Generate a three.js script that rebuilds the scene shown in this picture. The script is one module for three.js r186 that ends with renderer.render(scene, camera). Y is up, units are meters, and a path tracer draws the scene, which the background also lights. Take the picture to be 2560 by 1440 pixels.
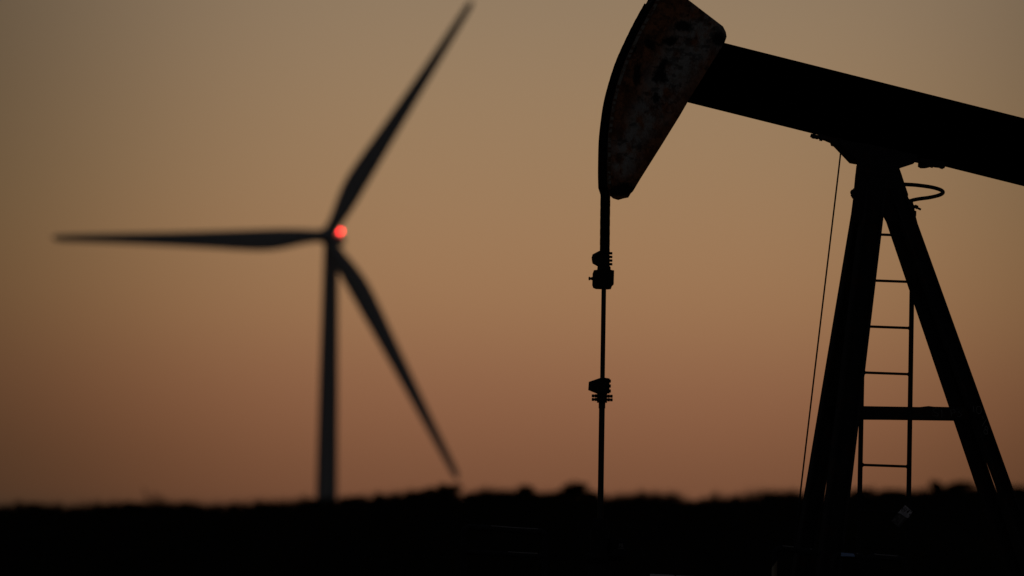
import * as THREE from 'three';
import { mergeGeometries, toCreasedNormals } from 'three/addons/utils/BufferGeometryUtils.js';

// ---------------------------------------------------------------- camera, sky, sun, exposure
const scene = new THREE.Scene();
const FOCAL = 20350;                                   // focal length in pixels of a 2560 x 1440 picture
const camera = new THREE.PerspectiveCamera(2 * Math.atan(720 / FOCAL) * 180 / Math.PI, 16 / 9, 1, 30000);
camera.rotation.order = 'YXZ';
camera.position.set(0, 1.6, 55);
camera.rotation.set(Math.atan(580 / FOCAL), 0, 1.0 * Math.PI / 180);
camera.focus = 55;
camera.userData.fStop = 3.2;
camera.updateMatrixWorld(true);

const renderer = new THREE.WebGLRenderer({ antialias: true });
renderer.setSize(1024, 576);
renderer.toneMapping = THREE.LinearToneMapping;
renderer.toneMappingExposure = 1;
renderer.shadowMap.enabled = true;

const mix = (a, b, t) => a + (b - a) * t;
const clamp = (x, a = 0, b = 1) => Math.min(b, Math.max(a, x));
const smooth = (a, b, x) => { const t = clamp((x - a) / (b - a)); return t * t * (3 - 2 * t); };
function curve(keys, x) {                              // piecewise smooth through [x, y...] keys
  if (x <= keys[0][0]) return keys[0].slice(1);
  for (let i = 1; i < keys.length; i++) if (x <= keys[i][0]) {
    const p = keys[Math.max(0, i - 2)], a = keys[i - 1], b = keys[i], q = keys[Math.min(keys.length - 1, i + 1)];
    const h = b[0] - a[0], t = (x - a[0]) / h;
    return a.slice(1).map((v, k) => {
      const m0 = (b[k + 1] - p[k + 1]) / Math.max(1e-6, b[0] - p[0]) * h, m1 = (q[k + 1] - a[k + 1]) / Math.max(1e-6, q[0] - a[0]) * h;
      const t2 = t * t, t3 = t2 * t;
      return (2 * t3 - 3 * t2 + 1) * v + (t3 - 2 * t2 + t) * m0 + (-2 * t3 + 3 * t2) * b[k + 1] + (t3 - t2) * m1;
    });
  }
  return keys[keys.length - 1].slice(1);
}
const srgb = (c) => (c /= 255) <= 0.04045 ? c / 12.92 : ((c + 0.055) / 1.055) ** 2.4;

// dusk: the afterglow stands over the place where the sun went down, the rest of the sky is dim
const GLOW_AZIMUTH = 0.4;           // degrees
const GLOW = [[-1, 110, 72, 52], [0, 115, 76, 55], [0.38, 126, 84.5, 60], [0.9, 142, 98.5, 70.5], [1.65, 157, 118, 84], [2.6, 156, 125, 93], [3.65, 147, 124, 98], [5, 126, 113, 97], [8, 92, 90, 87], [14, 62, 66, 72], [30, 46, 52, 62], [90, 40, 48, 60]]
  .map(([e, ...c]) => [e, ...c.map(srgb)]);
const SPAN = [[-1, 3.2], [0.3, 3.35], [0.9, 3.6], [1.65, 3.72], [3.6, 3.74], [10, 5.5], [40, 14], [90, 20]];   // half width of the glow, degrees; lens edge darkening is painted in
{
  const W = 2048, H = 1024, data = new Float32Array(W * H * 4);
  for (let j = 0; j < H; j++) {
    const e = ((j + 0.5) / H - 0.5) * 180, g = curve(GLOW, e), E = Math.max(0, e);
    for (let i = 0; i < W; i++) {
      const lon = ((i + 0.5) / W - 0.5) * 2 * Math.PI;
      const a = Math.atan2(Math.cos(lon), -Math.sin(lon)) * 180 / Math.PI;
      const wide = Math.exp(-((a / 60) ** 2)) * Math.exp(-E / 14), span = curve(SPAN, e)[0], up = smooth(0, 25, E);
      const counter = smooth(70, 170, Math.abs(a)) * Math.exp(-(((E - 8) / 16) ** 2));   // unseen pale band opposite the sunset, added to brighten camera-facing sides
      const floor = [mix(0.024, 0.009, up), mix(0.02, 0.0105, up), mix(0.013, 0.0145, up)], band = [0.01, 0.004, 0];
      for (let c = 0; c < 3; c++) {
        const low = floor[c] + band[c] * wide + [0.024, 0.021, 0.022][c] * counter, k = 1 / (1 + ((a - GLOW_AZIMUTH) / span / [1, mix(0.94, 1, smooth(0, 2.5, E)), mix(0.88, 1, smooth(0, 3.6, E))][c]) ** 4);
        data[(j * W + i) * 4 + c] = low + Math.max(0, g[c] - low) * k;
      }
      data[(j * W + i) * 4 + 3] = 1;
    }
  }
  const sky = new THREE.DataTexture(data, W, H, THREE.RGBAFormat, THREE.FloatType);
  sky.mapping = THREE.EquirectangularReflectionMapping;
  sky.magFilter = sky.minFilter = THREE.LinearFilter;
  sky.needsUpdate = true;
  scene.background = sky;
  scene.environment = sky;
}
// the last of the sun, on the horizon behind the ridge
const sun = new THREE.DirectionalLight(new THREE.Color(1, 0.55, 0.3), 0.06);
sun.position.set(Math.sin(0.011) * 3000, 3000 * Math.tan(0.3 * Math.PI / 180), -3000);
sun.castShadow = true;
sun.shadow.mapSize.set(2048, 2048);
Object.assign(sun.shadow.camera, { left: -60, right: 60, top: 40, bottom: -40, near: 1, far: 6000 });
scene.add(sun, sun.target);

// ---------------------------------------------------------------- helpers
let seed = 20240611;
const rnd = () => { seed = (seed * 1664525 + 1013904223) >>> 0; return seed / 4294967296; };
const range = (a, b) => a + (b - a) * rnd();
const V = (x, y, z) => new THREE.Vector3(x, y, z);
const hash = (x, y) => { let h = (x * 374761393 + y * 668265263) | 0; h = Math.imul(h ^ (h >>> 13), 1274126177); return ((h ^ (h >>> 16)) >>> 0) / 4294967296; };
function noise(x, y) {
  const i = Math.floor(x), j = Math.floor(y), u = x - i, v = y - j, s = u * u * (3 - 2 * u), t = v * v * (3 - 2 * v);
  return mix(mix(hash(i, j), hash(i + 1, j), s), mix(hash(i, j + 1), hash(i + 1, j + 1), s), t);
}
const fbm = (x, y, n = 5) => { let s = 0, a = 0.5; for (let k = 0; k < n; k++) { s += a * noise(x, y); x = x * 2.03 + 17.1; y = y * 2.03 + 9.7; a *= 0.5; } return s / (1 - 0.5 ** n); };

const used = {};
function numbered(name) { const n = used[name] = (used[name] ?? -1) + 1; return n ? `${name}_${String(n).padStart(3, '0')}` : name; }
function thing(name, label, category, [x, y, z] = [0, 0, 0], turn = 0, group) {
  const o = new THREE.Group();
  o.name = numbered(name); o.position.set(x, y, z); o.rotation.y = turn;
  o.userData = { label, category };
  if (group) o.userData.group = group;
  scene.add(o); o.updateMatrixWorld(true);
  return o;
}
function part(name, geometry, material, parent, label) {
  const m = new THREE.Mesh(Array.isArray(geometry) ? mergeGeometries(geometry.map(plain)) : geometry, material);
  m.name = name; m.castShadow = m.receiveShadow = true;
  if (label) m.userData.label = label;
  parent.add(m);
  return m;
}
function plain(g) { const n = g.index ? g.toNonIndexed() : g; for (const k of Object.keys(n.attributes)) if (!['position', 'normal', 'uv'].includes(k)) n.deleteAttribute(k); return n; }
// a survey of the photograph: the point at pixel (px, py) on the plane z = depth of an object's own axes
function onPlane(o, px, py, depth) {
  const d = V((px - 1280) / FOCAL, (720 - py) / FOCAL, -1).applyMatrix4(new THREE.Matrix4().extractRotation(camera.matrixWorld));
  const inv = o ? o.matrixWorld.clone().invert() : new THREE.Matrix4();
  const p = camera.position.clone().applyMatrix4(inv), q = d.transformDirection(inv);
  return p.addScaledVector(q, (depth - p.z) / q.z);
}
function hex(c) {                                      // c: 8 corners, front tl tr br bl then back tl tr br bl
  const f = [[0, 3, 2, 1], [4, 5, 6, 7], [0, 1, 5, 4], [3, 7, 6, 2], [0, 4, 7, 3], [1, 2, 6, 5]], pos = [], uv = [];
  for (const q of f) for (const k of [0, 1, 2, 0, 2, 3]) { const p = c[q[k]]; pos.push(p.x, p.y, p.z); uv.push(p.x + p.z * 0.37, p.y + p.z * 0.21); }
  const g = new THREE.BufferGeometry();
  g.setAttribute('position', new THREE.Float32BufferAttribute(pos, 3));
  g.setAttribute('uv', new THREE.Float32BufferAttribute(uv, 2));
  g.computeVertexNormals();
  return g;
}
function extrude(points, z0, z1, bevel = 0.004) {      // outline in x, y from z0 to z1
  const s = new THREE.Shape(points.map((p) => new THREE.Vector2(p.x, p.y)));
  const g = new THREE.ExtrudeGeometry(s, { depth: z1 - z0 - 2 * bevel, bevelEnabled: bevel > 0, bevelThickness: bevel, bevelSize: bevel, bevelOffset: -bevel, bevelSegments: 1, steps: 1, curveSegments: 8 });
  return g.translate(0, 0, z0 + bevel);
}
function bar(a, b, r, sides = 10) {                    // round bar
  const g = new THREE.CylinderGeometry(r, r, a.distanceTo(b), sides, 1), d = b.clone().sub(a).normalize();
  g.applyQuaternion(new THREE.Quaternion().setFromUnitVectors(V(0, 1, 0), d));
  return g.translate((a.x + b.x) / 2, (a.y + b.y) / 2, (a.z + b.z) / 2);
}
const tube = (pts, r, n = 48, sides = 10) => new THREE.TubeGeometry(new THREE.CatmullRomCurve3(pts), n, r, sides, false);
function bolt(a, b, r) {                               // a threaded shank with a hexagonal nut near each end
  const d = b.clone().sub(a), L = d.length(); d.normalize();
  const at = (s) => a.clone().addScaledVector(d, s);
  return [bar(a, b, r, 10), bar(at(L * 0.06), at(L * 0.06 + r * 1.7), r * 1.8, 6), bar(at(L * 0.94 - r * 1.7), at(L * 0.94), r * 1.8, 6)];
}
function iBeam(a, b, up, width, height, flange, web) { // rolled section from a to b; up = direction of its height
  const d = b.clone().sub(a), L = d.length(); d.normalize();
  const side = d.clone().cross(up).normalize(), u = side.clone().cross(d).normalize();
  const w = width / 2, h = height / 2, t = web / 2, f = flange;
  const s = new THREE.Shape([[-w, -h], [w, -h], [w, -h + f], [t, -h + f * 1.15], [t, h - f * 1.15], [w, h - f], [w, h], [-w, h], [-w, h - f], [-t, h - f * 1.15], [-t, -h + f * 1.15], [-w, -h + f]].map(([x, y]) => new THREE.Vector2(x, y)));
  const g = new THREE.ExtrudeGeometry(s, { depth: L, bevelEnabled: false, steps: 1 });
  g.applyMatrix4(new THREE.Matrix4().makeBasis(side, u, d).setPosition(a));
  return g;
}
function texture(w, h, paint, { repeat, color = true } = {}) {   // paint(u, v) -> linear [r, g, b]
  const data = new Uint8Array(w * h * 4);
  const enc = (c) => 255 * (c <= 0.0031308 ? 12.92 * c : 1.055 * Math.max(0, c) ** (1 / 2.4) - 0.055);
  for (let j = 0; j < h; j++) for (let i = 0; i < w; i++) {
    const c = paint((i + 0.5) / w, (j + 0.5) / h), k = (j * w + i) * 4;
    for (let n = 0; n < 3; n++) data[k + n] = clamp(Math.round(color ? enc(c[n]) : c[n] * 255), 0, 255);
    data[k + 3] = 255;
  }
  const t = new THREE.DataTexture(data, w, h);
  t.magFilter = THREE.LinearFilter; t.minFilter = THREE.LinearMipmapLinearFilter; t.generateMipmaps = true;
  t.wrapS = t.wrapT = THREE.RepeatWrapping;
  if (color) t.colorSpace = THREE.SRGBColorSpace;
  if (repeat) t.repeat.set(...repeat);
  t.needsUpdate = true;
  return t;
}
const lerp3 = (a, b, t) => a.map((v, k) => mix(v, b[k], t));

// ---------------------------------------------------------------- materials
const darkMap = texture(256, 256, (u, v) => {          // dark oily paint with rust blooming through
  const n = fbm(u * 8, v * 8), m = fbm(u * 40 + 7, v * 40);
  return lerp3([0.022, 0.022, 0.023], [0.05, 0.026, 0.016], smooth(0.52, 0.72, n * 0.7 + m * 0.3)).map((c) => c * (0.8 + 0.4 * m));
}, { repeat: [0.9, 0.9] });
const M = {
  steel: new THREE.MeshStandardMaterial({ map: darkMap, roughness: 0.92 }),
  oily: new THREE.MeshStandardMaterial({ map: darkMap, color: new THREE.Color().setRGB(0.6, 0.6, 0.6), roughness: 0.9 }),
  rod: new THREE.MeshStandardMaterial({ color: new THREE.Color().setRGB(0.03, 0.03, 0.03), roughness: 0.5, metalness: 0.2 }),
  grease: new THREE.MeshPhysicalMaterial({ map: darkMap, color: new THREE.Color().setRGB(0.5, 0.5, 0.5), roughness: 1, specularIntensity: 0.1 }),
  rope: new THREE.MeshPhysicalMaterial({ color: new THREE.Color().setRGB(0.016, 0.015, 0.013), roughness: 1, specularIntensity: 0.1 }),
  pipe: new THREE.MeshStandardMaterial({ color: new THREE.Color().setRGB(0.018, 0.018, 0.018), roughness: 0.9 }),
  wornOrGlint: new THREE.MeshStandardMaterial({ color: new THREE.Color().setRGB(0.3, 0.3, 0.29), roughness: 0.7 }),  // guard pipes only: pale colour of the painted highlight lines
  rubber: new THREE.MeshStandardMaterial({ color: new THREE.Color().setRGB(0.015, 0.015, 0.015), roughness: 0.8 }),
  turbine: new THREE.MeshStandardMaterial({ color: new THREE.Color().setRGB(0.46, 0.47, 0.47), roughness: 0.55 }),
  white: new THREE.MeshStandardMaterial({ color: new THREE.Color().setRGB(0.6, 0.6, 0.62), roughness: 0.6 }),
  blue: new THREE.MeshStandardMaterial({ color: new THREE.Color().setRGB(0.3, 0.5, 0.9), roughness: 0.5 }),
  pale: new THREE.MeshStandardMaterial({ map: texture(64, 256, (u, v) => { const n = fbm(u * 14, v * 3); return lerp3([0.42, 0.38, 0.28], [0.2, 0.16, 0.1], smooth(0.4, 0.7, n)); }), roughness: 0.9 }),
  twig: new THREE.MeshPhysicalMaterial({ color: new THREE.Color().setRGB(0.04, 0.03, 0.02), roughness: 1, specularIntensity: 0 }),
  leaf: new THREE.MeshPhysicalMaterial({ color: new THREE.Color().setRGB(0.035, 0.04, 0.02), roughness: 1, specularIntensity: 0 }),
  grass: new THREE.MeshPhysicalMaterial({ color: new THREE.Color().setRGB(0.04, 0.033, 0.018), roughness: 1, specularIntensity: 0 }),
};
for (const k of ['leaf', 'grass']) M[k].side = THREE.DoubleSide;

// ---------------------------------------------------------------- ground: flat pad, a low ridge 400 m off, falling away behind it
const RIDGE = -345, VALLEY = -28;
// height of the bare ridge along x, surveyed against the skyline
const ridgeKeys = [[-300, 1288], [0, 1275], [500, 1279], [700, 1271], [850, 1261], [950, 1253], [1100, 1245], [1300, 1246], [1450, 1248], [1520, 1252], [1700, 1252], [2000, 1249], [2150, 1241], [2560, 1233], [2900, 1230]]
  .map(([px, py]) => { const p = onPlane(null, px, py, RIDGE); return [p.x, p.y]; });
const ridgeHeight = (x) => {
  const far = smooth(32, 220, Math.abs(x));
  return mix(curve(ridgeKeys, x)[0], 1.4 + 1.6 * (fbm(x * 0.006 + 3, 1.5, 3) - 0.5), far) + 0.1 * (fbm(x * 0.4, 5.2, 3) - 0.5);
};
function groundHeight(x, z) {
  const pad = smooth(-40, RIDGE, z), back = smooth(RIDGE - 40, -1400, z);
  const rise = ridgeHeight(x) * pad * (1 - 0.35 * smooth(RIDGE - 5, RIDGE - 90, z));
  const rough = smooth(40, 200, Math.hypot(x, z)) * (0.5 * (fbm(x * 0.02 + 40, z * 0.02, 4) - 0.5)) * (1 - 0.8 * Math.exp(-(((z - RIDGE) / 40) ** 2)));
  return mix(rise, VALLEY + 6 * (fbm(x * 0.0008, z * 0.0008, 3) - 0.5), back) + rough;
}
{
  const steps = (list) => list.flatMap(([a, b, n], k) => Array.from({ length: n }, (_, i) => a + (b - a) * i / n)).concat(list[list.length - 1][1]);
  const out = (a, b, n) => Array.from({ length: n }, (_, i) => a * (b / a) ** ((i + 1) / n));
  const xs = [...out(75, 9000, 26).map((v) => -v).reverse(), ...steps([[-75, 75, 200]]), ...out(75, 9000, 26)];
  const zs = [...out(70, 5000, 20).map((v) => v).reverse(), ...steps([[70, -250, 40], [-250, -420, 68]]), ...out(420, 9000, 40).map((v) => -v)];
  const pos = [], uv = [], index = [], nx = xs.length;
  for (const z of zs) for (const x of xs) { pos.push(x, groundHeight(x, z), z); uv.push(x, z); }
  for (let j = 0; j < zs.length - 1; j++) for (let i = 0; i < nx - 1; i++) { const a = j * nx + i; index.push(a, a + nx, a + 1, a + 1, a + nx, a + nx + 1); }
  const g = new THREE.BufferGeometry();
  g.setAttribute('position', new THREE.Float32BufferAttribute(pos, 3));
  g.setAttribute('uv', new THREE.Float32BufferAttribute(uv, 2));
  g.setIndex(index); g.computeVertexNormals();
  const soil = texture(512, 512, (u, v) => {
    const n = fbm(u * 9, v * 9, 6), s = fbm(u * 60 + 3, v * 60, 3);
    return lerp3([0.034, 0.027, 0.019], [0.016, 0.014, 0.009], smooth(0.4, 0.62, n)).map((c) => c * (0.75 + 0.5 * s));
  }, { repeat: [0.11, 0.11] });
  const ground = part('ground', g, new THREE.MeshPhysicalMaterial({ map: soil, bumpMap: soil, bumpScale: 0.03, roughness: 1, specularIntensity: 0 }), scene);
  Object.assign(ground.userData, { label: 'dark dry scrubland rising to a low ridge behind the pump', category: 'ground', kind: 'structure' });
}

// ---------------------------------------------------------------- dry grass over the ridge, one mass
{
  const blades = [];
  for (let k = 0; k < 13; k++) {
    const a = k * 2.4, r = range(0, 0.16), h = range(0.45, 1), lean = range(0.05, 0.3), w = 0.012;
    const x = Math.cos(a) * r, z = Math.sin(a) * r, dx = Math.cos(a) * lean, dz = Math.sin(a) * lean, sx = -Math.sin(a) * w, sz = Math.cos(a) * w;
    const p = [x - sx, 0, z - sz, x + sx, 0, z + sz, x + dx * 0.35 + sx * 0.7, h * 0.6, z + dz * 0.35 + sz * 0.7, x - sx, 0, z - sz, x + dx * 0.35 + sx * 0.7, h * 0.6, z + dz * 0.35 + sz * 0.7, x + dx * 0.35 - sx * 0.7, h * 0.6, z + dz * 0.35 - sz * 0.7,
      x + dx * 0.35 - sx * 0.7, h * 0.6, z + dz * 0.35 - sz * 0.7, x + dx * 0.35 + sx * 0.7, h * 0.6, z + dz * 0.35 + sz * 0.7, x + dx, h, z + dz];
    blades.push(...p);
  }
  const g = new THREE.BufferGeometry();
  g.setAttribute('position', new THREE.Float32BufferAttribute(blades, 3));
  g.computeVertexNormals();
  const places = [];
  const put = (x, z, s) => places.push([x, groundHeight(x, z) - 0.02, z, s, rnd() * 6.28]);
  for (let k = 0; k < 16000; k++) {
    const x = range(-48, 48), z = RIDGE + range(-14, 14), clump = fbm(x * 0.5, z * 0.2, 3);
    put(x, z, (0.12 + 0.55 * smooth(0.4, 0.72, clump)) * range(0.5, 1.3));
  }
  for (let k = 0; k < 90; k++) { const x = range(-40, 40), z = RIDGE + range(-8, 8), s = range(0.35, 0.8); for (let n = 0; n < 9; n++) put(x + range(-0.14, 0.14), z + range(-0.15, 0.15), s * range(0.7, 1.1)); }
  for (let k = 0; k < 14000; k++) { const z = range(20, RIDGE), x = range(-60, 60) * (0.4 + 0.6 * (55 - z) / 400); if (z > -25 && Math.abs(x) < 12) continue; put(x, z, range(0.15, 0.5)); }
  const m = new THREE.InstancedMesh(g, M.grass, places.length), q = new THREE.Object3D();
  places.forEach(([x, y, z, s, a], i) => { q.position.set(x, y, z); q.rotation.y = a; q.scale.setScalar(s); q.updateMatrix(); m.setMatrixAt(i, q.matrix); });
  m.name = 'dry_grass'; m.castShadow = m.receiveShadow = true;
  m.userData = { label: 'dark dry grass fringing the whole ridge line', category: 'grass', kind: 'stuff' };
  scene.add(m);
}

// ---------------------------------------------------------------- bushes that stand out of the skyline
function bushGeometry(n) {
  const pos = [], twigs = [];
  const off = range(-0.25, 0.25);                      // where the crown peaks
  const lumps = Array.from({ length: 11 }, () => { const x = range(-0.75, 0.75), z = range(-0.5, 0.5), top = Math.max(0.2, 1 - 1.2 * Math.abs(x - off) ** 1.3), q = range(0.14, 0.26); return [x, Math.max(0.12, top * range(0.55, 1) - q * 0.6), z, q]; });
  lumps.push([off, 0.74, 0, 0.2], [off * 0.8, 0.5, 0, 0.24], [off * 0.6, 0.28, 0, 0.3]);
  for (let k = 0; k < n; k++) {
    const L = lumps[Math.floor(rnd() * lumps.length)];
    const d = V(range(-1, 1), range(-1, 1), range(-1, 1)); if (d.length() > 1) { k--; continue; }
    const c = V(L[0], L[1], L[2]).addScaledVector(d, L[3] * (rnd() < 0.12 ? 1.45 : 1)); if (c.y < 0.06) continue;
    const a = V(range(-1, 1), range(-1, 1), range(-1, 1)).normalize(), b = V(range(-1, 1), range(-1, 1), range(-1, 1)).cross(a).normalize(), s = range(0.025, 0.06);
    const p = c.clone().addScaledVector(a, s), q = c.clone().addScaledVector(a, -s * 0.6).addScaledVector(b, s * 0.55), r = c.clone().addScaledVector(a, -s * 0.6).addScaledVector(b, -s * 0.55);
    pos.push(p.x, p.y, p.z, q.x, q.y, q.z, r.x, r.y, r.z);
  }
  for (const L of lumps) twigs.push(new THREE.TubeGeometry(new THREE.QuadraticBezierCurve3(V(range(-0.05, 0.05), -0.05, range(-0.05, 0.05)), V(L[0] * 0.4, L[1] * 0.3, L[2] * 0.4), V(L[0], L[1], L[2])), 5, 0.02, 5));
  const g = new THREE.BufferGeometry();
  g.setAttribute('position', new THREE.Float32BufferAttribute(pos, 3));
  g.computeVertexNormals();
  return [g, mergeGeometries(twigs)];
}
const bushKinds = [bushGeometry(6000), bushGeometry(5600), bushGeometry(5200), bushGeometry(4800)];
const bushes = [                                       // pixel of the top, width, distance behind the pump
  [92, 1259, 60, -340, 'low dark bush at the far left end of the skyline'],
  [335, 1255, 80, -344, 'low rounded bush just left of the thin weed stalks'],
  [462, 1254, 34, -342, 'narrow spiky bush just right of the thin weed stalks'],
  [668, 1262, 90, -346, 'flat low bush halfway between the weed stalks and turbine tower'],
  [792, 1250, 80, -340, 'dark bush in front of the foot of the turbine tower'],
  [890, 1240, 70, -345, 'small round bush just right of the turbine tower'],
  [948, 1236, 44, -347, 'small pointed bush, second to the right of the turbine tower'],
  [1045, 1226, 76, -343, 'bush merging into the left side of the bush under the lowest blade tip'],
  [1102, 1208, 92, -342, 'tallest bush left of the hanging rod, under the lowest blade tip'],
  [1196, 1234, 90, -345, 'wide low bush just right of the bush under the blade tip'],
  [1260, 1234, 60, -341, 'low bush midway between the blade tip bush and the rod'],
  [1312, 1214, 76, -344, 'round bush, second on the left of the hanging rod'],
  [1378, 1238, 70, -346, 'low bush in the dip between the two round bushes left of the rod'],
  [1432, 1207, 108, -340, 'broad peaked bush nearest to the hanging rod on its left'],
  [1930, 1243, 60, -345, 'small bush on the flat skyline left of the pump stand'],
  [2152, 1221, 76, -338, 'bush behind the left rail of the ladder'],
  [2215, 1234, 70, -342, 'low bush seen between the two ladder rails'],
  [2258, 1228, 50, -344, 'small bush behind the right rail of the ladder'],
  [2340, 1203, 60, -343, 'narrow upright bush between the ladder and the rear legs'],
  [2388, 1204, 96, -340, 'tall rounded bush close to the left of the rear legs'],
  [2452, 1226, 90, -345, 'wide bush behind the foot of the rear legs'],
  [2545, 1222, 90, -342, 'bush at the far right end of the skyline'],
];
for (const [px, py, width, z, label] of bushes) {
  const top = onPlane(null, px, py, z), w = width * (55 - z) / FOCAL, base = groundHeight(top.x, z);
  const o = thing('scrub_bush', label, 'bush', [top.x, base, z], rnd() * 6.28, 'scrub bushes along the ridge');
  const [crown, trunk] = bushKinds[Math.floor(rnd() * 4)], h = Math.max(0.35, top.y - base) * 0.95;
  o.scale.set(w * 0.85, h * 1.12, w * 0.85);
  part('crown', crown, M.leaf, o); part('trunk', trunk, M.twig, o);
}
{
  const o = thing('weed_stalks', 'cluster of tall thin dry weed stalks rising from the skyline at left', 'weeds', [onPlane(null, 388, 1275, RIDGE).x, 0, RIDGE]);
  o.position.y = groundHeight(o.position.x, RIDGE); o.updateMatrixWorld(true);
  for (const [px, py] of [[361, 1222], [372, 1240], [383, 1232], [392, 1236], [402, 1240], [408, 1246]]) {
    const a = onPlane(o, px + 6, 1290, 0), b = onPlane(o, px, py, 0), c = a.clone().lerp(b, 0.5).add(V(0.04, 0, 0.05));
    part('stalk', [tube([a, c, b], 0.035, 8, 5), new THREE.SphereGeometry(0.05, 6, 5).scale(0.8, 1.8, 0.8).translate(b.x, b.y - 0.03, b.z), new THREE.SphereGeometry(0.04, 6, 5).scale(0.8, 1.6, 0.8).translate(c.x + 0.04, c.y + 0.1, c.z)], M.twig, o);
  }
}

// ---------------------------------------------------------------- wind turbine, 1.77 km off, standing in the low ground behind the ridge
{
  const Z = -1715, YAW = -12 * Math.PI / 180;
  const hubAt = onPlane(null, 817, 590, Z);
  const o = thing('wind_turbine', 'white three-bladed wind turbine blurred behind the ridge, red lamp lit', 'wind turbine', [0, 0, 0], YAW);
  const overhang = V(0, 0, 4.2).applyAxisAngle(V(0, 1, 0), YAW);
  const bx = hubAt.x - overhang.x, bz = Z - overhang.z, by = groundHeight(bx, bz) - 0.3;
  o.position.set(bx, by, bz); o.updateMatrixWorld(true);
  const hubY = hubAt.y - by;
  // tower: rolled steel shells, slightly tapered, with a flange ring at each joint
  const pts = [[2.9, 0], [2.9, 0.4], [2.62, 0.5], [2.4, hubY * 0.33], [2.43, hubY * 0.33 + 0.1], [2.39, hubY * 0.33 + 0.25], [2.06, hubY * 0.66], [2.09, hubY * 0.66 + 0.1], [2.05, hubY * 0.66 + 0.25], [1.6, hubY - 1.9], [1.6, hubY - 1.5]];
  part('tower', new THREE.LatheGeometry(pts.map(([r, y]) => new THREE.Vector2(r, y)), 40), M.turbine, o);
  const door = part('door', extrude([V(-0.45, 0.9, 0), V(0.45, 0.9, 0), V(0.45, 2.7, 0), V(0.3, 2.95, 0), V(-0.3, 2.95, 0), V(-0.45, 2.7, 0)], 2.45, 2.68, 0.02), M.turbine, o);
  door.rotation.y = 0.9;
  // nacelle: rounded box running back from the rotor
  const ns = new THREE.Shape();
  ns.moveTo(-1.3, -1.1); ns.quadraticCurveTo(-1.3, -1.7, -0.8, -1.7); ns.lineTo(0.8, -1.7); ns.quadraticCurveTo(1.3, -1.7, 1.3, -1.1); ns.lineTo(1.3, 0.1); ns.quadraticCurveTo(1.3, 0.7, 0.7, 0.7); ns.lineTo(-0.7, 0.7); ns.quadraticCurveTo(-1.3, 0.7, -1.3, 0.1);
  const nac = new THREE.ExtrudeGeometry(ns, { depth: 9.2, bevelEnabled: true, bevelSize: 0.25, bevelThickness: 0.4, bevelOffset: -0.25, bevelSegments: 3, curveSegments: 8 }).translate(0, hubY, -7.2);
  part('nacelle', nac, M.turbine, o);
  // rotor
  const rotor = new THREE.Group(); rotor.name = 'rotor'; rotor.position.set(0, hubY, 4.2); o.add(rotor);
  part('hub', new THREE.LatheGeometry([[0, 2.4], [0.6, 2.25], [1.3, 1.75], [1.8, 0.9], [1.95, 0], [1.95, -1.1], [1.6, -1.6], [0, -1.6]].map(([r, y]) => new THREE.Vector2(Math.max(r, 0.001), y)), 32).rotateX(Math.PI / 2), M.turbine, rotor);
  const R = 61, sections = [], N = 28;
  // radius, chord, share of chord ahead of the pitch axis, thickness, twist
  const table = [[0.9, 1.95, 0.5, 2.3, 0.2], [3, 2.05, 0.5, 2.2, 0.2], [6, 2.55, 0.45, 1.8, 0.19], [9, 3.05, 0.39, 1.45, 0.17], [13, 3.35, 0.34, 1.1, 0.14], [18, 3.2, 0.33, 0.85, 0.1], [26, 2.7, 0.34, 0.6, 0.06], [36, 2.15, 0.36, 0.42, 0.03], [47, 1.62, 0.4, 0.28, 0.01], [56, 1.22, 0.43, 0.18, 0], [60.4, 0.9, 0.45, 0.12, 0], [R, 0.4, 0.5, 0.05, 0]];
  const pos = [], index = [], rows = 46;
  for (let j = 0; j <= rows; j++) {
    const r = 0.9 + (R - 0.9) * (j / rows) ** 0.96, [chord, ahead, th, tw] = curve(table, r), c = chord * 1.42, round = 1 - smooth(3, 10, r);
    for (let i = 0; i < N; i++) {
      const t = i / N * 2 * Math.PI, s = (1 - Math.cos(t)) / 2;                  // 0 at the leading edge, 1 at the trailing edge
      const foil = th / 2 * 2.6 * (Math.sqrt(Math.max(0, s)) * 0.9 - 0.35 * s - 0.55 * s * s) * Math.sign(Math.sin(t) || 0), ring = th / 2 * Math.sin(t);
      let x = (ahead - s) * c, z = mix(foil, ring, round);
      pos.push(x * Math.cos(tw) + z * Math.sin(tw), r, -x * Math.sin(tw) + z * Math.cos(tw) + 0.00045 * r * r);
    }
  }
  for (let j = 0; j < rows; j++) for (let i = 0; i < N; i++) { const a = j * N + i, b = j * N + (i + 1) % N; index.push(a, b, a + N, b, b + N, a + N); }
  const bg = new THREE.BufferGeometry();
  bg.setAttribute('position', new THREE.Float32BufferAttribute(pos, 3)); bg.setIndex(index); bg.computeVertexNormals();
  for (const [a, k] of [[181, 1.005], [58.1, 0.99], [-59.8, 0.995]]) { const b = part('blade', bg, M.turbine, rotor); b.rotation.z = (a - 90) * Math.PI / 180; b.scale.y = k; }
  // aviation lamp on top of the nacelle
  const lampAt = onPlane(o, 851.5, 578.5, -5.2);
  part('lamp_mast', bar(V(lampAt.x, hubY + 0.6, -5.2), V(lampAt.x, lampAt.y - 0.4, -5.2), 0.07, 8), M.steel, o);
  const glow = new THREE.MeshStandardMaterial({ color: 0x200000, emissive: new THREE.Color(1, 0.016, 0.024), emissiveIntensity: 16, roughness: 0.4 });
  const lamp = part('beacon_lamp', new THREE.SphereGeometry(0.33, 20, 14).translate(lampAt.x, lampAt.y, -5.2), glow, o, 'lit red aviation lamp');
  lamp.castShadow = false;
  const red = new THREE.PointLight(new THREE.Color(1, 0.05, 0.06), 30, 60);
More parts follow.
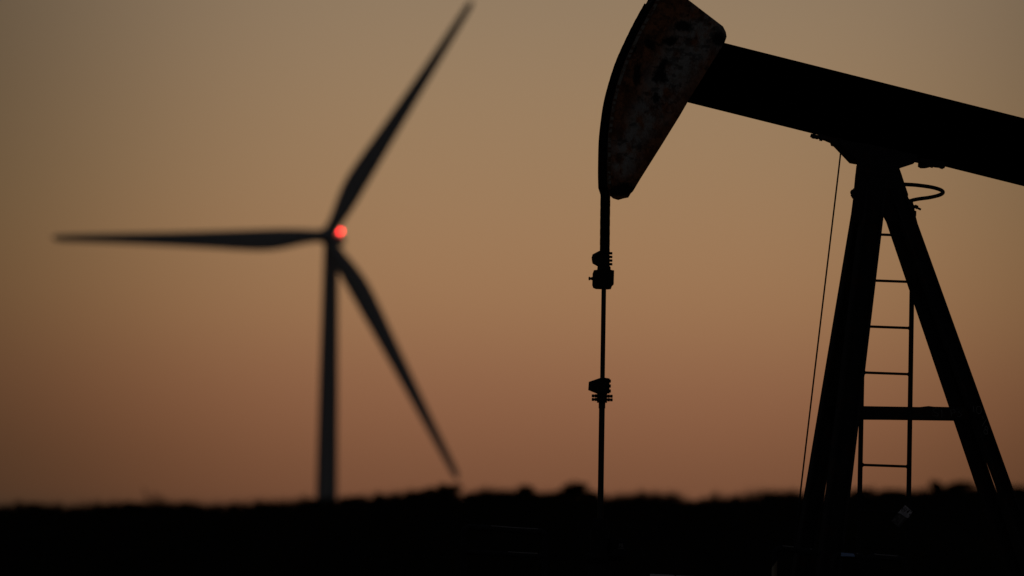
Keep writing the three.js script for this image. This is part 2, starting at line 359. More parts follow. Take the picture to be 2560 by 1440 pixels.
  red.name = 'beacon_glow'; red.position.set(lampAt.x, lampAt.y, -4.7); red.castShadow = true; red.shadow.radius = 8;
  o.add(red);
}

// ---------------------------------------------------------------- oil well pump jack, 55 m off, seen nearly from the side
const TURN = 11 * Math.PI / 180;
const pump = thing('pump_jack', 'black steel oil well pump jack with rusty horse head', 'pump jack', [2.5, 0, 0], TURN);
const P = (px, py, z) => onPlane(pump, px, py, z);
const outline = (list, z) => list.map(([x, y]) => P(x, y, z));
{
  // --- horse head: two side plates, the curved face between them, welded edge strips
  const head = new THREE.Group(); head.name = 'horse_head'; pump.add(head);
  const arc = [[1655, -28], [1633, 14], [1606, 61], [1580.5, 112], [1562, 155], [1544, 206], [1532, 253], [1524.5, 303], [1520, 347], [1518.5, 397], [1518.2, 435], [1519, 467]];
  const side = [...arc, [1524.5, 488], [1533, 496], [1546, 500], [1560, 496], [1571, 494], [1577, 484], [1583, 478], [1602, 446], [1653, 365], [1700, 289], [1723, 249], [1812, 106], [1817, 92], [1815, 80], [1808, 66], [1722, 0], [1686, -28], [1672, -34]];
  const zf = 0.155;
  const nearShape = outline(side, zf);
  const x0 = P(1490, 250, zf).x, x1 = P(1830, 250, zf).x, y0 = P(1600, 510, zf).y, y1 = P(1600, -40, zf).y;
  const spots = [[1706, 62, 24, 17], [1672, 98, 22, 13], [1648, 187, 18, 22], [1655, 165, 13, 20], [1800, 90, 22, 20], [1620, 110, 16, 18], [1640, 240, 9, 16], [1555, 478, 40, 20], [1590, 190, 14, 30], [1575, 120, 9, 18]];
  const spine = [[1760, 75], [1722, 118], [1690, 150], [1668, 205], [1635, 262], [1600, 315], [1572, 375], [1560, 415]];
  const plateMap = texture(1024, 1600, (u, v) => {
    const px = 1490 + u * 340, py = 510 - v * 550;
    const wx = px + 26 * (fbm(px * 0.03, py * 0.03, 4) - 0.5), wy = py + 26 * (fbm(px * 0.03 + 50, py * 0.03, 4) - 0.5);
    let d = 1e9, w = 1;
    spine.forEach(([sx, sy], i) => {
      if (!i) return;
      const [ax, ay] = spine[i - 1], t = clamp(((wx - ax) * (sx - ax) + (wy - ay) * (sy - ay)) / ((sx - ax) ** 2 + (sy - ay) ** 2));
      const dist = Math.hypot(wx - mix(ax, sx, t), wy - mix(ay, sy, t)), width = mix(58, 26, clamp((mix(ay, sy, t) - 75) / 330));
      if (dist / width < d) { d = dist / width; w = width; }
    });
    const coarse = fbm(px * 0.045, py * 0.03, 5), fine = fbm(px * 0.35, py * 0.22, 4), speck = fbm(px * 0.9, py * 0.7, 2);
    const grey = smooth(1.7, 0.3, d) * smooth(0.28, 0.62, coarse * 0.75 + fine * 0.25) * (0.72 + 0.5 * (fine - 0.2));
    const rust = lerp3([0.17, 0.066, 0.03], [0.46, 0.185, 0.075], smooth(0.35, 0.68, 0.6 * fbm(px * 0.06 + 9, py * 0.045, 5) + 0.4 * fine));
    let c = lerp3(rust, [0.5, 0.52, 0.49], clamp(grey));
    c = lerp3(c, [0.2, 0.13, 0.07], 0.4 * smooth(0.55, 0.75, fbm(px * 0.08 + 70, py * 0.1, 4)));
    c = lerp3(c, [0.012, 0.01, 0.009], 0.6 * smooth(0.55, 0.75, fbm(px * 0.06 + 31, py * 0.09, 5)));
    c = lerp3(c, [0.01, 0.009, 0.008], 0.55 * smooth(0.6, 0.74, speck * 0.6 + fine * 0.4));
    for (const [sx, sy, rx, ry] of spots) c = lerp3(c, [0.006, 0.006, 0.006], 0.95 * smooth(1.25, 0.55, Math.hypot((wx - sx) / rx, (wy - sy) / ry) + 0.5 * (fine - 0.5)));
    return c;
  });
  plateMap.wrapS = plateMap.wrapT = THREE.ClampToEdgeWrapping;
  const plateMat = new THREE.MeshStandardMaterial({ map: plateMap, bumpMap: plateMap, bumpScale: 0.002, roughness: 0.9 });
  const farShape = outline(side.map(([x, y]) => [x, Math.min(y, 484 + (y - 484) * 0.1)]), zf);
  const plate = (z0, z1, mat) => {
    const g = extrude(z1 > 0 ? nearShape : farShape, z0, z1, 0.003), p = g.attributes.position, uv = [];
    for (let i = 0; i < p.count; i++) uv.push(clamp((p.getX(i) - x0) / (x1 - x0), 0.002, 0.998), clamp((p.getY(i) - y0) / (y1 - y0), 0.002, 0.998));
    g.setAttribute('uv', new THREE.Float32BufferAttribute(uv, 2));
    return part('side_plate', g, mat, head, z1 > 0 ? 'rusty flaking side plate' : undefined);
  };
  plate(zf - 0.014, zf, plateMat);
  plate(-zf, -zf + 0.014, plateMat);
  // curved face plate
  const arcPts = arc.map(([x, y]) => P(x, y, zf)), smoothArc = new THREE.CatmullRomCurve3(arcPts).getPoints(60);
  const normals = smoothArc.map((p, i) => { const d = smoothArc[Math.min(60, i + 1)].clone().sub(smoothArc[Math.max(0, i - 1)]).normalize(); return V(d.y, -d.x, 0); });
  const strip = (o0, o1, z0, z1, i0 = 0, i1 = 60) => {
    const a = [], b = [];
    for (let i = i0; i <= i1; i++) { a.push(smoothArc[i].clone().addScaledVector(normals[i], o0)); b.push(smoothArc[i].clone().addScaledVector(normals[i], o1)); }
    return extrude([...a, ...b.reverse()], z0, z1, 0);
  };
  part('face_plate', strip(-0.012, 0.0035, -zf + 0.0145, zf - 0.0145), M.grease, head);
  const wornOrGlint = new THREE.MeshStandardMaterial({ map: texture(128, 512, (u, v) => { const n = fbm(u * 12, v * 40, 4); return lerp3([0.36, 0.35, 0.3], [0.16, 0.07, 0.03], smooth(0.38, 0.6, n)); }, { repeat: [2, 2] }), roughness: 0.9 });
  part('edge_strip', strip(-0.021, -0.001, zf + 0.0002, zf + 0.008, 1, 59), wornOrGlint, head, 'pale weathered strip along the curved edge');
  part('edge_strip', strip(-0.021, -0.003, -zf - 0.008, -zf - 0.0002, 1, 59), wornOrGlint, head);
  // inner stiffeners and the nose
  [[P(1700, 60, 0), P(1790, 100, 0)], [P(1600, 300, 0), P(1650, 340, 0)], [P(1560, 420, 0), P(1590, 440, 0)]].forEach(([a, b]) => { const d = b.clone().sub(a), g = new THREE.BoxGeometry(d.length(), 0.012, 0.27); g.rotateZ(Math.atan2(d.y, d.x)); part('stiffener', g.translate((a.x + b.x) / 2, (a.y + b.y) / 2, 0), M.oily, head); });
  part('nose_pin', [bar(V(P(1550, 488, 0).x, P(1550, 484, 0).y, -0.13), V(P(1550, 488, 0).x, P(1550, 484, 0).y, 0.14), 0.025, 16)], M.oily, head);
  { const c = P(1622, 10, -zf); part('cable_clip', [extrude([[1607, 18], [1608, 8], [1616, 1], [1640, -6], [1630, 22], [1612, 22]].map(([x, y]) => P(x + 9, y + 1, 0)), -0.02, 0.1, 0.004)], M.oily, head); }

  // --- walking beam
  const slope = [P(1725, 250, 0.1), P(2540, 453.5, 0.1)], d = slope[1].clone().sub(slope[0]).setZ(0).normalize(), up = V(-d.y, d.x, 0);
  const topPt = P(2100, 179.5, 0.1), botPt = P(2100, 343.5, 0.1), height = topPt.clone().sub(botPt).dot(up);
  const mid = slope[0].clone().addScaledVector(up, height / 2).setZ(0);
  const beamAt = (s) => mid.clone().addScaledVector(d, s);
  part('walking_beam', iBeam(beamAt(-0.12), beamAt(4.35), up, 0.2, height, 0.018, 0.014), M.steel, pump);
  // equaliser and tail end, beyond the frame
  part('equalizer', [new THREE.BoxGeometry(0.22, 0.2, 1.3).translate(beamAt(4.15).x, beamAt(4.15).y - height / 2 - 0.13, 0)], M.steel, pump);

  // --- saddle bearing under the beam
  const sad = (l, z0, z1) => extrude(outline(l, z1), z0, z1, 0.004);
  part('saddle', [sad([[2098, 348], [2104, 363], [2144, 405], [2196, 414], [2249, 421], [2283, 410], [2291, 402], [2296, 388], [2200, 366]], -0.1, 0.14), sad([[2262, 392], [2318, 404], [2318, 409], [2290, 403.5], [2262, 404]], 0.02, 0.12)], M.steel, pump);
  const low = -height / 2;
  const onBeam = (px, py, z = 0.06) => P(px, py, z);
  // front adjusting bolts and clamp
  for (const z of [0.085, 0.03]) part('adjusting_bolt', [...bolt(P(2027, 338.5, z), P(2096, 358, z), 0.0105), bar(P(2027, 338.5, z), P(2032, 340, z), 0.0145, 6), bar(P(2039, 342, z), P(2045, 343.5, z), 0.0165, 6), bar(P(2050, 345, z), P(2056, 346.5, z), 0.0205, 6), bar(P(2081, 356, z), P(2093, 359, z), 0.024, 6)], M.steel, pump);
  part('clamp', [sad([[2050, 336], [2057, 335], [2062, 339], [2072, 340], [2082, 344], [2104, 345], [2104, 364], [2094, 363], [2092, 366], [2083, 364], [2081, 357], [2071, 353], [2064, 349], [2056, 348], [2048, 346]], 0.03, 0.1)], M.steel, pump);
  // rear clamp with its bolts
  part('clamp', [sad([[2303, 395], [2365, 405], [2364, 416], [2361, 421], [2356, 419], [2345, 418], [2333, 416], [2318, 420], [2308, 420], [2301, 416]], 0.03, 0.11), ...[[2308, 412], [2330, 411], [2355, 414]].map(([x, y]) => { const a = P(x, y, 0.09); return bar(a, V(a.x + up.x * -0.03, a.y - up.y * 0.022, a.z), 0.012, 6); })], M.steel, pump);

  // --- stand: four splayed legs of rolled section
  const S = Math.sin(TURN) * 370;
  function leg(edges, z0, z1, depth) {                 // edges: [y, left px, right px] at the two ends of the leg
    const s = depth / 2 * S, [a, b] = edges;
    const f = (k, e) => { const [y, l, r] = e; return P(mix(l + s, r - s, k), y, e === a ? z0 : z1); };
    const piece = (k0, k1, dep) => {
      const q = [f(k0, a), f(k1, a), f(k1, b), f(k0, b)], c = (dz) => q.map((p) => V(p.x, p.y, p.z + dz));
      return hex([...c(dep / 2), ...c(-dep / 2)]);
    };
    return [piece(0, 0.13, depth), piece(0.13, 0.87, 0.012), piece(0.87, 1, depth)];
  }
  const ext = (y0, l0, r0, y1, l1, r1, y) => { const t = (y - y0) / (y1 - y0); return [y, mix(l0, l1, t), mix(r0, r1, t)]; };
  const FOOT = 1786, TOP = 408;
  const legs = [
    [560, 2124, 2173, 1220, 2013.5, 2063.4, -0.2, -0.44],
    [560, 2146, 2206, 1220, 2065.6, 2127, 0.2, 0.44],
    [560, 2218, 2264, 1220, 2442, 2486.4, -0.2, -0.4],
    [560, 2248, 2293.5, 1220, 2490.8, 2531, 0.2, 0.4],
  ];
  for (const [a, l0, r0, b, l1, r1, z0, z1] of legs) {
    const t0 = (TOP + 60 - 560) / (1220 - 560), t1 = (FOOT - 560) / (1220 - 560);
    part('leg', leg([ext(a, l0, r0, b, l1, r1, 470), ext(a, l0, r0, b, l1, r1, FOOT)], mix(z0, z1, t0), mix(z0, z1, t1), 0.11), M.steel, pump);
  }
  part('cap_plate', [sad([[2144, 404], [2249, 420], [2261, 456], [2271, 486], [2270, 495], [2283, 505], [2291, 545], [2294, 556], [2217, 553], [2209, 533], [2204, 560], [2126, 558], [2134, 495], [2139, 440]], 0.19, 0.21),
    sad([[2148, 408], [2249, 424], [2258, 456], [2268, 486], [2282, 520], [2290, 552], [2219, 553], [2209, 535], [2203, 558], [2132, 556], [2141, 480]].map(([x, y]) => [x - 26, y + 6]).map(([x, y]) => [Math.min(x + 26, x + 26), y]), -0.21, -0.19),
    sad([[2173, 409], [2249, 420.5], [2256, 440], [2171, 429]], -0.1895, 0.1895)], M.steel, pump);
  { const c = P(2135, 481, 0.05); part('pivot_cap', [bar(V(c.x, c.y, 0.03), V(c.x, c.y, 0.13), 0.022, 18), sad([[2131, 488], [2138, 470], [2150, 470], [2150, 497], [2136, 496]], 0.04, 0.1)], M.steel, pump); }
  part('bracket', [sad([[2270, 494], [2283, 505], [2283, 509], [2287, 520], [2287, 526], [2291.5, 528], [2291, 540], [2288, 543], [2270, 530]], 0.1, 0.17), bar(P(2283, 514, 0.13), P(2302, 524, 0.13), 0.0075, 8), bar(P(2287, 515.5, 0.13), P(2294, 519, 0.13), 0.014, 6)], M.steel, pump);

  // --- cross braces, front legs to rear legs, with chalked writing on the near one
  part('brace', iBeam(P(2070, 1032, -0.34), P(2405, 1036.5, -0.31), V(0, 1, 0), 0.05, 0.086, 0.008, 0.008), M.steel, pump);
  part('brace', [sad([[2094, 1014], [2300, 1017.5], [2322, 1015], [2334, 1016.5], [2424, 1019], [2424, 1051], [2150, 1049.5], [2092, 1047]], 0.315, 0.33)], M.steel, pump);
  const ink = document.createElement('canvas'); ink.width = 512; ink.height = 256;
  const c2 = ink.getContext('2d'); c2.fillStyle = '#000'; c2.fillRect(0, 0, 512, 256);
  c2.strokeStyle = '#fff'; c2.lineWidth = 9; c2.lineCap = 'round'; c2.lineJoin = 'round';
  const stroke = (...p) => { c2.beginPath(); c2.moveTo(p[0], p[1]); for (let i = 2; i < p.length; i += 2) c2.lineTo(p[i], p[i + 1]); c2.stroke(); };
  // "SI Ps" along the brace, drawn over 90 x 34 pixels of the photograph
  stroke(118, 40, 80, 30, 34, 60, 60, 110, 118, 150, 110, 200, 30, 190); stroke(165, 50, 172, 130, 168, 225);
  stroke(300, 50, 318, 200); stroke(290, 60, 350, 40, 378, 90, 330, 130, 310, 125); stroke(440, 70, 412, 90, 470, 150, 430, 205, 400, 190);
  const chalkMap = new THREE.CanvasTexture(ink);
  const chalk = (map) => new THREE.MeshStandardMaterial({ color: new THREE.Color().setRGB(0.26, 0.26, 0.25), alphaMap: map, transparent: true, roughness: 1 });
  const flat = (q) => { const g = new THREE.BufferGeometry(); g.setAttribute('position', new THREE.Float32BufferAttribute([q[0], q[3], q[2], q[0], q[2], q[1]].flatMap((p) => [p.x, p.y, p.z]), 3)); g.setAttribute('uv', new THREE.Float32BufferAttribute([0, 1, 0, 0, 1, 0, 0, 1, 1, 0, 1, 1], 2)); g.computeVertexNormals(); return g; };
  part('chalk_writing', flat(outline([[2326, 1018], [2412, 1020], [2412, 1048], [2326, 1046]], 0.334)), chalk(chalkMap), pump, 'faint chalk letters on the brace');
  const ink2 = document.createElement('canvas'); ink2.width = 256; ink2.height = 512;
  const c3 = ink2.getContext('2d'); c3.fillStyle = '#000'; c3.fillRect(0, 0, 256, 512); c3.strokeStyle = '#fff'; c3.lineWidth = 11; c3.lineCap = 'round';
  const line = (...p) => { c3.beginPath(); c3.moveTo(p[0], p[1]); for (let i = 2; i < p.length; i += 2) c3.lineTo(p[i], p[i + 1]); c3.stroke(); };
  line(30, 20, 30, 120); c3.beginPath(); c3.ellipse(115, 85, 42, 62, 0.15, 0, 6.3); c3.stroke();
  line(150, 190, 172, 225); line(215, 240, 130, 350); c3.beginPath(); c3.ellipse(195, 385, 26, 30, 0, 0, 6.3); c3.stroke(); c3.beginPath(); c3.ellipse(175, 445, 32, 36, 0, 0, 6.3); c3.stroke();
  const zLeg = mix(0.2, 0.4, (1050 - 560) / 660) + 0.062;
  part('chalk_writing', flat(outline([[2428, 1012], [2466, 1012], [2478, 1090], [2440, 1090]], zLeg)), chalk(new THREE.CanvasTexture(ink2)), pump, 'faint chalk numbers 10/8 on the rear leg');

  // --- ladder between the legs
  const ladder = new THREE.Group(); ladder.name = 'ladder'; pump.add(ladder);
  const rail = (a, b) => part('rail', bar(P(...a, 0), P(...b, 0), 0.0165, 14), M.steel, ladder);
  rail([2159, 720], [2139, 1786]); rail([2281, 640], [2263.5, 1786]);
  for (let k = 0; k < 11; k++) {
    const y = 586 + 115.4 * k; if (k === 4) continue;
    const xl = 2162 - (y - 586) * 0.019, xr = 2282.5 - (y - 586) * 0.0155, a = P(xl, y - 1, 0), b = P(xr, y + 3.5, 0);
    const w = [a, b].map((p, i) => new THREE.SphereGeometry(0.021, 10, 8).scale(0.7, 0.75, 0.7).translate(p.x + (i ? -0.012 : 0.012), p.y, 0));
    part('rung', [bar(a, b, 0.0092, 10), ...w], M.steel, ladder);
  }

  // --- grease hose looping off the cap and the thin line running down the front
  part('grease_hose', tube([P(2240, 460, -0.05), P(2262, 461, -0.06), P(2293, 463, -0.1), P(2331, 468.5, -0.1), P(2352, 475, -0.04), P(2357.5, 481, 0.02), P(2350, 487, 0.08), P(2325, 493.5, 0.14), P(2293, 498, 0.16), P(2277, 502, 0.15), P(2268, 508, 0.13)], 0.0132, 80, 12), M.rubber, pump);
  part('grease_line', tube([P(2104, 360, 0.12), P(2099, 405, 0.125), P(2052, 800, 0.2), P(2000, 1240, 0.3), P(1942, 1740, 0.42)], 0.0056, 40, 8), M.rubber, pump);

  // --- skid, gearbox, crank and pitman arms: outside the frame, plain but complete
  const skidY = P(2200, 1790, 0).y;
  part('skid', [0.5, -0.5].map((z) => iBeam(V(-1.6, 0.16, z), V(4.4, 0.16, z), V(0, 1, 0), 0.18, Math.max(0.2, skidY - 0.02 > 0.34 ? 0.34 : 0.3), 0.02, 0.014)).concat([-1.5, 0, 1.4, 2.9, 4.3].map((x) => iBeam(V(x, 0.15, -0.48), V(x, 0.15, 0.48), V(0, 1, 0), 0.12, 0.24, 0.014, 0.01))), M.steel, pump);
  const tail = beamAt(4.15);
  part('gearbox', [extrude([V(tail.x - 0.6, 0.34, 0), V(tail.x + 0.5, 0.34, 0), V(tail.x + 0.5, 0.9, 0), V(tail.x + 0.2, 1.25, 0), V(tail.x - 0.3, 1.25, 0), V(tail.x - 0.6, 1.0, 0)], -0.35, 0.35, 0.03)], M.steel, pump);
  for (const z of [0.55, -0.55]) {
    part('crank', [extrude([V(tail.x - 0.1, 0.75, 0), V(tail.x + 0.12, 0.75, 0), V(tail.x + 0.35, 1.5, 0), V(tail.x + 0.1, 1.75, 0), V(tail.x - 0.15, 1.6, 0)], z - 0.06, z + 0.06, 0.01), bar(V(tail.x, 0.9, 0), V(tail.x, 0.9, z + Math.sign(z) * 0.1), 0.07, 16)], M.steel, pump);
    part('pitman_arm', [bar(V(tail.x + 0.15, 1.55, z + Math.sign(z) * 0.09), V(tail.x, tail.y - height / 2 - 0.13, z + Math.sign(z) * 0.06), 0.04, 12)], M.steel, pump);
  }
}

// ---------------------------------------------------------------- bridle ropes, carrier bar and polished rod hanging from the head
{
  const o = thing('polished_rod', 'polished rod with two clamps hanging on wire ropes from the horse head', 'well rod', [0, 0, 0], TURN);
  const foot = P(1492, 1700, 0); pump.localToWorld(foot);
  o.position.set(foot.x, 0.9, foot.z); o.updateMatrixWorld(true);
  const Q = (px, py, z = 0) => onPlane(o, px, py, z), out = (l, z) => l.map(([x, y]) => Q(x, y, z));
  // each rope is a twisted bundle lying on the curved face and dropping straight to the carrier bar
  const ropeGeometry = (path) => {
    const curve3 = new THREE.CatmullRomCurve3(path), n = 260, f = curve3.computeFrenetFrames(n, false), pos = [], index = [], S = 16;
    for (let i = 0; i <= n; i++) { const p = curve3.getPointAt(i / n), L = curve3.getLength() * i / n; for (let k = 0; k < S; k++) { const a = k / S * 6.28318, r = 0.0184 * (1 + 0.035 * Math.cos(4 * a - L * 95)); const d = f.normals[i].clone().multiplyScalar(Math.cos(a) * r).addScaledVector(f.binormals[i], Math.sin(a) * r).add(p); pos.push(d.x, d.y, d.z); } }
    for (let i = 0; i < n; i++) for (let k = 0; k < S; k++) { const a = i * S + k, b = i * S + (k + 1) % S; index.push(a, a + S, b, b, a + S, b + S); }
    const g = new THREE.BufferGeometry(); g.setAttribute('position', new THREE.Float32BufferAttribute(pos, 3)); g.setIndex(index); g.computeVertexNormals(); return g;
  };
  const face = [[1612, 12], [1585, 61], [1560, 112], [1541, 155], [1524, 206], [1512, 253], [1504, 303], [1500.5, 347], [1500, 397], [1503, 440]];
  for (const z of [0.08, -0.08]) {
    const dx = z * 70.6;
    const path = [...face.map(([x, y]) => Q(x + dx + 10.5, y, z)), Q(1513.5 + dx, 480, z), Q(1512.5 + dx, 560, z), Q(1511.8 + dx, 636, z)];
    part('wire_rope', ropeGeometry(path), M.rope, o);
  }
  const sh = 0.055, s = sh * 70.6;
  const block = (l, dep = sh) => extrude(l.map(([x, y]) => Q(x + (x > 1505 ? -1 : 1) * dep * 70.6 + dep * 70.6, y, dep)), -dep, dep, 0.004);
  // carrier bar: a wedge-shaped rope clamp on top of a squared bar
  const top = new THREE.Group(); top.name = 'carrier_bar'; o.add(top);
  part('rope_clamp', block([[1498, 626], [1481.6, 634.6], [1479, 643], [1480, 652], [1481.6, 658], [1494, 665], [1493, 674], [1527, 674], [1527, 668], [1524.5, 664], [1524.5, 629]]), M.oily, top);
  for (let k = 0; k < 4; k++) { const y = 633 + 9.1 * k; part('bolt', [bar(Q(1518, y, 0.02), Q(1530.5, y + 0.3, 0.02), 0.0098, 6)], M.oily, top); }
  part('bar_body', block([[1485, 674.2], [1481.6, 683], [1480.5, 712], [1483, 719], [1490, 722], [1527.4, 723], [1530, 716], [1534.7, 711], [1535.8, 676], [1527, 674.2]]), M.oily, top);
  part('set_screw', [bar(Q(1474, 696.5, 0.02), Q(1486, 696.5, 0.02), 0.0085, 10), bar(Q(1472, 696.3, 0.02), Q(1475, 696.3, 0.02), 0.0135, 6), bar(Q(1479, 696.5, 0.02), Q(1482, 696.5, 0.02), 0.013, 6)], M.oily, top);
  part('rod', [bar(Q(1509.6, 718), Q(1505.2, 1010), 0.0157, 18)], M.rod, o);
  // lower rod clamp
  const low = new THREE.Group(); low.name = 'rod_clamp'; o.add(low);
  part('clamp_body', block([[1501, 944], [1472, 954], [1470.6, 975], [1493, 984], [1524, 984], [1524.5, 946], [1512, 944]]), M.oily, low);
  for (let k = 0; k < 3; k++) { const y = 952.5 + 12.4 * k; part('bolt', [bar(Q(1516, y, 0.02), Q(1526.5, y + 0.3, 0.02), 0.0128, 6)], M.oily, low); }
  part('sleeve', [bar(Q(1505.3, 983), Q(1505, 1007), 0.034, 18)], M.oily, low);
  for (const y of [990, 999]) { const p = Q(1505, y); part('bolt', [bar(Q(1481, y - 0.4, 0.03), Q(1530, y + 0.6, 0.03), 0.0065, 8), bar(Q(1480, y - 0.4, 0.03), Q(1485, y - 0.3, 0.03), 0.0118, 6), bar(Q(1487, y - 0.4, 0.03), Q(1493, y - 0.3, 0.03), 0.0128, 6), bar(Q(1519, y + 0.4, 0.03), Q(1524, y + 0.5, 0.03), 0.0128, 6), bar(Q(1526, y + 0.6, 0.03), Q(1531, y + 0.6, 0.03), 0.0118, 6)], M.oily, low); }
  part('liner', [bar(Q(1505, 1006), Q(1500.3, 1330), 0.0195, 18), bar(Q(1505, 1007), Q(1504.8, 1021), 0.0225, 18)], M.rod, o);

  // wellhead the rod runs into
  const base = P(1499, 1500, 0); pump.localToWorld(base);
  const w = thing('wellhead', 'black wellhead stuffing box and tee at the foot of the rod', 'wellhead', [base.x, 0, base.z], TURN);
  const lathe = (l) => new THREE.LatheGeometry(l.map(([r, y]) => new THREE.Vector2(Math.max(r, 0.0221), y)), 28);
  const yTop = onPlane(w, 1500, 1296, 0).y;
  const axis = onPlane(w, 1499.6, 1340, 0).x;
  const ax = (g) => g.translate(axis, 0, 0);
  part('stuffing_box', [ax(lathe([[0.022, yTop], [0.045, yTop], [0.05, yTop - 0.02], [0.05, yTop - 0.06], [0.065, yTop - 0.07], [0.065, yTop - 0.22], [0.085, yTop - 0.24], [0.085, yTop - 0.3], [0.022, yTop - 0.3]]))], M.oily, w);
  part('tee', [ax(lathe([[0.022, yTop - 0.3], [0.075, yTop - 0.3], [0.075, 0.62], [0.12, 0.6], [0.12, 0.5], [0.09, 0.48], [0.09, 0.1], [0.16, 0.08], [0.16, 0], [0.022, 0]])), bar(V(axis, 0.85, 0), V(axis - 0.42, 0.85, 0.05), 0.05, 16), bar(V(axis - 0.4, 0.85, 0.05), V(axis - 0.46, 0.85, 0.055), 0.085, 16)], M.oily, w);
  const box = extrude(out([[1530, 1346], [1568, 1347], [1568, 1392], [1530, 1391]], 0.1), 0.0, 0.1, 0.006);
  const wb = part('valve_box', box, M.oily, w); wb.position.set(o.position.x - w.position.x, o.position.y - w.position.y, 0).applyAxisAngle(V(0, 1, 0), -TURN); wb.position.y = o.position.y;
  const ink = document.createElement('canvas'); ink.width = ink.height = 128; const c = ink.getContext('2d'); c.fillStyle = '#000'; c.fillRect(0, 0, 128, 128); c.fillStyle = '#fff'; c.font = 'bold 84px sans-serif'; c.textAlign = 'center'; c.fillText('FE', 64, 84); c.fillRect(10, 104, 108, 12);
  const q = out([[1544.5, 1356], [1561, 1356.3], [1561, 1373], [1544.5, 1372.7]], 0.1015), g = new THREE.BufferGeometry();
  g.setAttribute('position', new THREE.Float32BufferAttribute([q[0], q[3], q[2], q[0], q[2], q[1]].flatMap((p) => [p.x, p.y, p.z]), 3)); g.setAttribute('uv', new THREE.Float32BufferAttribute([0, 1, 0, 0, 1, 0, 0, 1, 1, 0, 1, 1], 2)); g.computeVertexNormals();
  const mark = part('stencil_mark', g, new THREE.MeshStandardMaterial({ color: new THREE.Color().setRGB(0.25, 0.25, 0.25), alphaMap: new THREE.CanvasTexture(ink), transparent: true, roughness: 0.9 }), w);
  mark.position.copy(wb.position);
  part('box_bracket', [bar(V(axis, yTop - 0.27, 0.03), V(axis + 0.16, yTop - 0.27, 0.03), 0.014, 8)], M.oily, w);
}

// ---------------------------------------------------------------- guard pipes, tag, post and signs around the pump, in the dark along the bottom
function guard(label, z, pts, drop, extra) {           // an inverted U of bent pipe with a middle rail
  const a = onPlane(null, pts[0][0], pts[0][1], z), o = thing('pipe_guard', label, 'guard rail', [a.x, 0, z], 0, 'pipe guard frames around the pump');
  const p = pts.map(([x, y]) => onPlane(o, x, y, 0)), first = p[0], last = p[p.length - 1], r = 0.021, k = 0.05;
  const path = new THREE.CurvePath(), start = first.clone().add(V(0, -k, 0)), end = last.clone().add(V(0, -k, 0));
  path.add(new THREE.LineCurve3(V(first.x, 0, 0), start));
  path.add(new THREE.QuadraticBezierCurve3(start, first.clone(), first.clone().add(V(k, 0, 0))));
  path.add(new THREE.CatmullRomCurve3([first.clone().add(V(k, 0, 0)), ...p.slice(1, -1), last.clone().add(V(-k, 0, 0))]));
  path.add(new THREE.QuadraticBezierCurve3(last.clone().add(V(-k, 0, 0)), last.clone(), end));
  path.add(new THREE.LineCurve3(end, V(last.x, 0, 0)));
  part('frame_pipe', path.curves.map((c) => new THREE.TubeGeometry(c, c.isLineCurve3 ? 1 : 14, r, 12)), M.pipe, o);
  for (const y of drop) part('middle_rail', [bar(V(first.x, first.y - y, 0), V(last.x, last.y - y, 0), r * 0.85, 10)], M.pipe, o);
  const glintLine = (dy, t0, t1) => { const c = new THREE.CatmullRomCurve3([first.clone().add(V(k, 0, 0)), ...p.slice(1, -1), last.clone().add(V(-k, 0, 0))]); const q = []; for (let i = 0; i <= 12; i++) q.push(c.getPoint(mix(t0, t1, i / 12)).add(V(0, r * 0.82 - dy, r * 0.62))); part('painted_glint', tube(q, 0.0042, 24, 6), M.wornOrGlint, o, 'pale line painted as a highlight along the pipe'); };  // thin pale tube painted in as the highlight on the dark pipe
  for (const e of extra) glintLine(...e);
  return o;
}
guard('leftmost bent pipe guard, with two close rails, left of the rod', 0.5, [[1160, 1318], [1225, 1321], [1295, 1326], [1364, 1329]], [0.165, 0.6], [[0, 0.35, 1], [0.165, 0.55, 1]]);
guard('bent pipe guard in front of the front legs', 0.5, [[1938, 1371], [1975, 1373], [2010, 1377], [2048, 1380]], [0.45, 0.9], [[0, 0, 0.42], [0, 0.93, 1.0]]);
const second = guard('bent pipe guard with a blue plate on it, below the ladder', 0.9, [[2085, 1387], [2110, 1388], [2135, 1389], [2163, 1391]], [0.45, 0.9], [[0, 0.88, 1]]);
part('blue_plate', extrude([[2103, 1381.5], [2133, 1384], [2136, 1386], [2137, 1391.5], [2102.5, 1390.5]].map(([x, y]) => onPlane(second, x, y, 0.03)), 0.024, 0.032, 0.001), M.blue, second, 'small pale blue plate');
guard('bent pipe guard right of the blue plate, below the rear legs', 0.9, [[2167, 1391], [2195, 1393], [2225, 1395], [2262, 1397]], [0.45, 0.9], [[0, 0, 1]]);
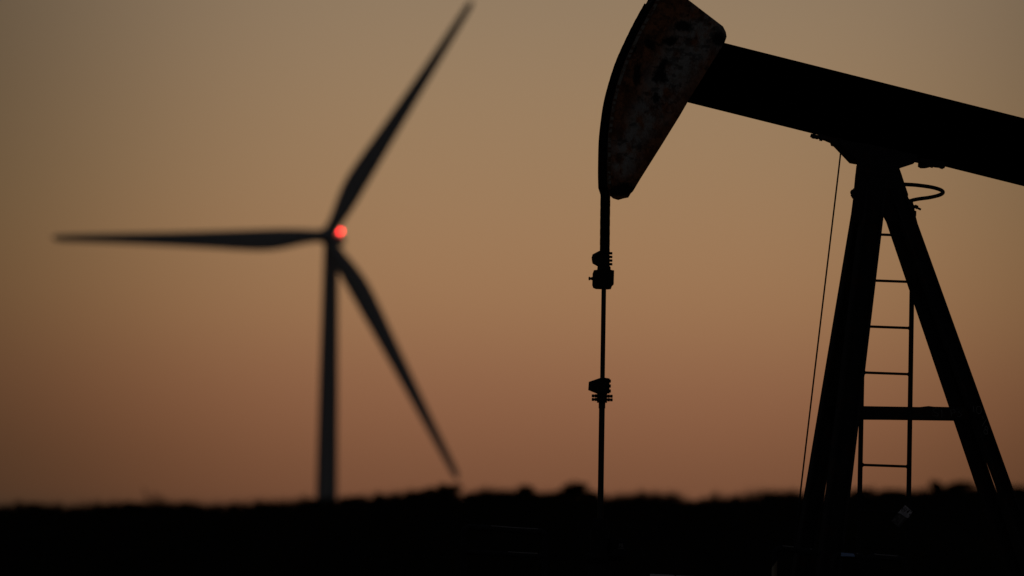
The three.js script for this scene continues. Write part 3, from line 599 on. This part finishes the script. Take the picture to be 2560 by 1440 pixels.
{
  const tag = thing('paper_tag', 'tilted white and dark plastic tag tied to the ladder below the skyline', 'tag', pump.localToWorld(P(2255, 1290, 0.03)).toArray(), TURN);
  const T = (x, y, z = 0) => onPlane(tag, x, y, z);
  const tagMap = (paint) => new THREE.MeshStandardMaterial({ map: texture(128, 128, paint), roughness: 0.5 });
  // a bent sleeve: a pale upper half, a dark lower half with a curved fold between them
  const quad = (l, z0, mat, name) => {
    const pts = l.map(([x, y]) => T(x, y, 0)), g = extrude(pts, z0, z0 + 0.004, 0.0006), p = g.attributes.position, uv = [];
    const a = T(2262.5, 1262.5), b = T(2281.7, 1279), c = T(2228, 1302.5), e1 = b.clone().sub(a), e2 = c.clone().sub(a);
    for (let i = 0; i < p.count; i++) { const d = V(p.getX(i), p.getY(i), 0).sub(a); uv.push(d.dot(e1) / e1.lengthSq(), 1 - d.dot(e2) / e2.lengthSq()); }
    g.setAttribute('uv', new THREE.Float32BufferAttribute(uv, 2));
    return part(name, g, mat, tag);
  };
  const fold = [[2272, 1295], [2266, 1294], [2259, 1290], [2252, 1284.5], [2244, 1282.5]];
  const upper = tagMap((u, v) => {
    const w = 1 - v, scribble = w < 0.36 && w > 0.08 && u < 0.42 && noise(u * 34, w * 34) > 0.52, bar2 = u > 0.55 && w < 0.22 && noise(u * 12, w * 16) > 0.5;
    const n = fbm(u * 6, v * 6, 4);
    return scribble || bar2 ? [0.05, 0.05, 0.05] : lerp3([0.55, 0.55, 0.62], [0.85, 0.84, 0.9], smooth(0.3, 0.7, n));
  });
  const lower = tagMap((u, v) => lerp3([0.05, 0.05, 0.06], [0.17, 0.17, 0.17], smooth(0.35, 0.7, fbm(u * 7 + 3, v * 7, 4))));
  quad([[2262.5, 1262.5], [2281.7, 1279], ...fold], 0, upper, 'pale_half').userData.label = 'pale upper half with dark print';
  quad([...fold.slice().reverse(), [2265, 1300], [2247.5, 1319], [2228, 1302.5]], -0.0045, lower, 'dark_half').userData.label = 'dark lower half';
  const r = pump.localToWorld(P(2269, 1272, 0.0));
  part('tie_wire', tube([T(2266, 1268, 0.003), T(2270, 1264, 0.0), T(2273, 1262, -0.02), tag.worldToLocal(r)], 0.002, 12, 6), M.rubber, tag);
}
{
  const a = onPlane(null, 1936, 1402, 0.7), o = thing('marker_post', 'pale weathered post with a slanted top at the bottom edge', 'post', [a.x, 0, 0.7]);
  const l = [[1943, 1401], [1943.5, 1440], [1928.5, 1440], [1929.5, 1418], [1935, 1413]].map(([x, y]) => onPlane(o, x, y, 0.02));
  l[1].y = 0; l[2].y = 0; l[1].x = l[0].x; l[2].x = l[3].x;
  part('post_body', extrude(l, -0.02, 0.02, 0.002), M.pale, o);
}
for (const [l, label] of [[[[1625, 1434.5], [1686, 1437.5]], 'left one of two pale sign boards cut off by the bottom edge'], [[[1690.5, 1438.3], [1738, 1440.5]], 'right one of two pale sign boards cut off by the bottom edge']]) {
  const a = onPlane(null, ...l[0], 0.8), o = thing('sign_board', label, 'sign', [a.x, 0, 0.8], 0, 'pale sign boards at the bottom edge');
  const p = onPlane(o, ...l[0], 0.01), q = onPlane(o, ...l[1], 0.01);
  part('board', extrude([V(p.x, p.y - 0.3, 0), V(q.x, q.y - 0.3, 0), q, p], -0.006, 0.006, 0.001), M.white, o);
  for (const t of [0.2, 0.8]) part('leg', [bar(V(mix(p.x, q.x, t), 0, -0.022), V(mix(p.x, q.x, t), p.y - 0.05, -0.022), 0.014, 8)], M.pipe, o);
}

renderer.render(scene, camera);
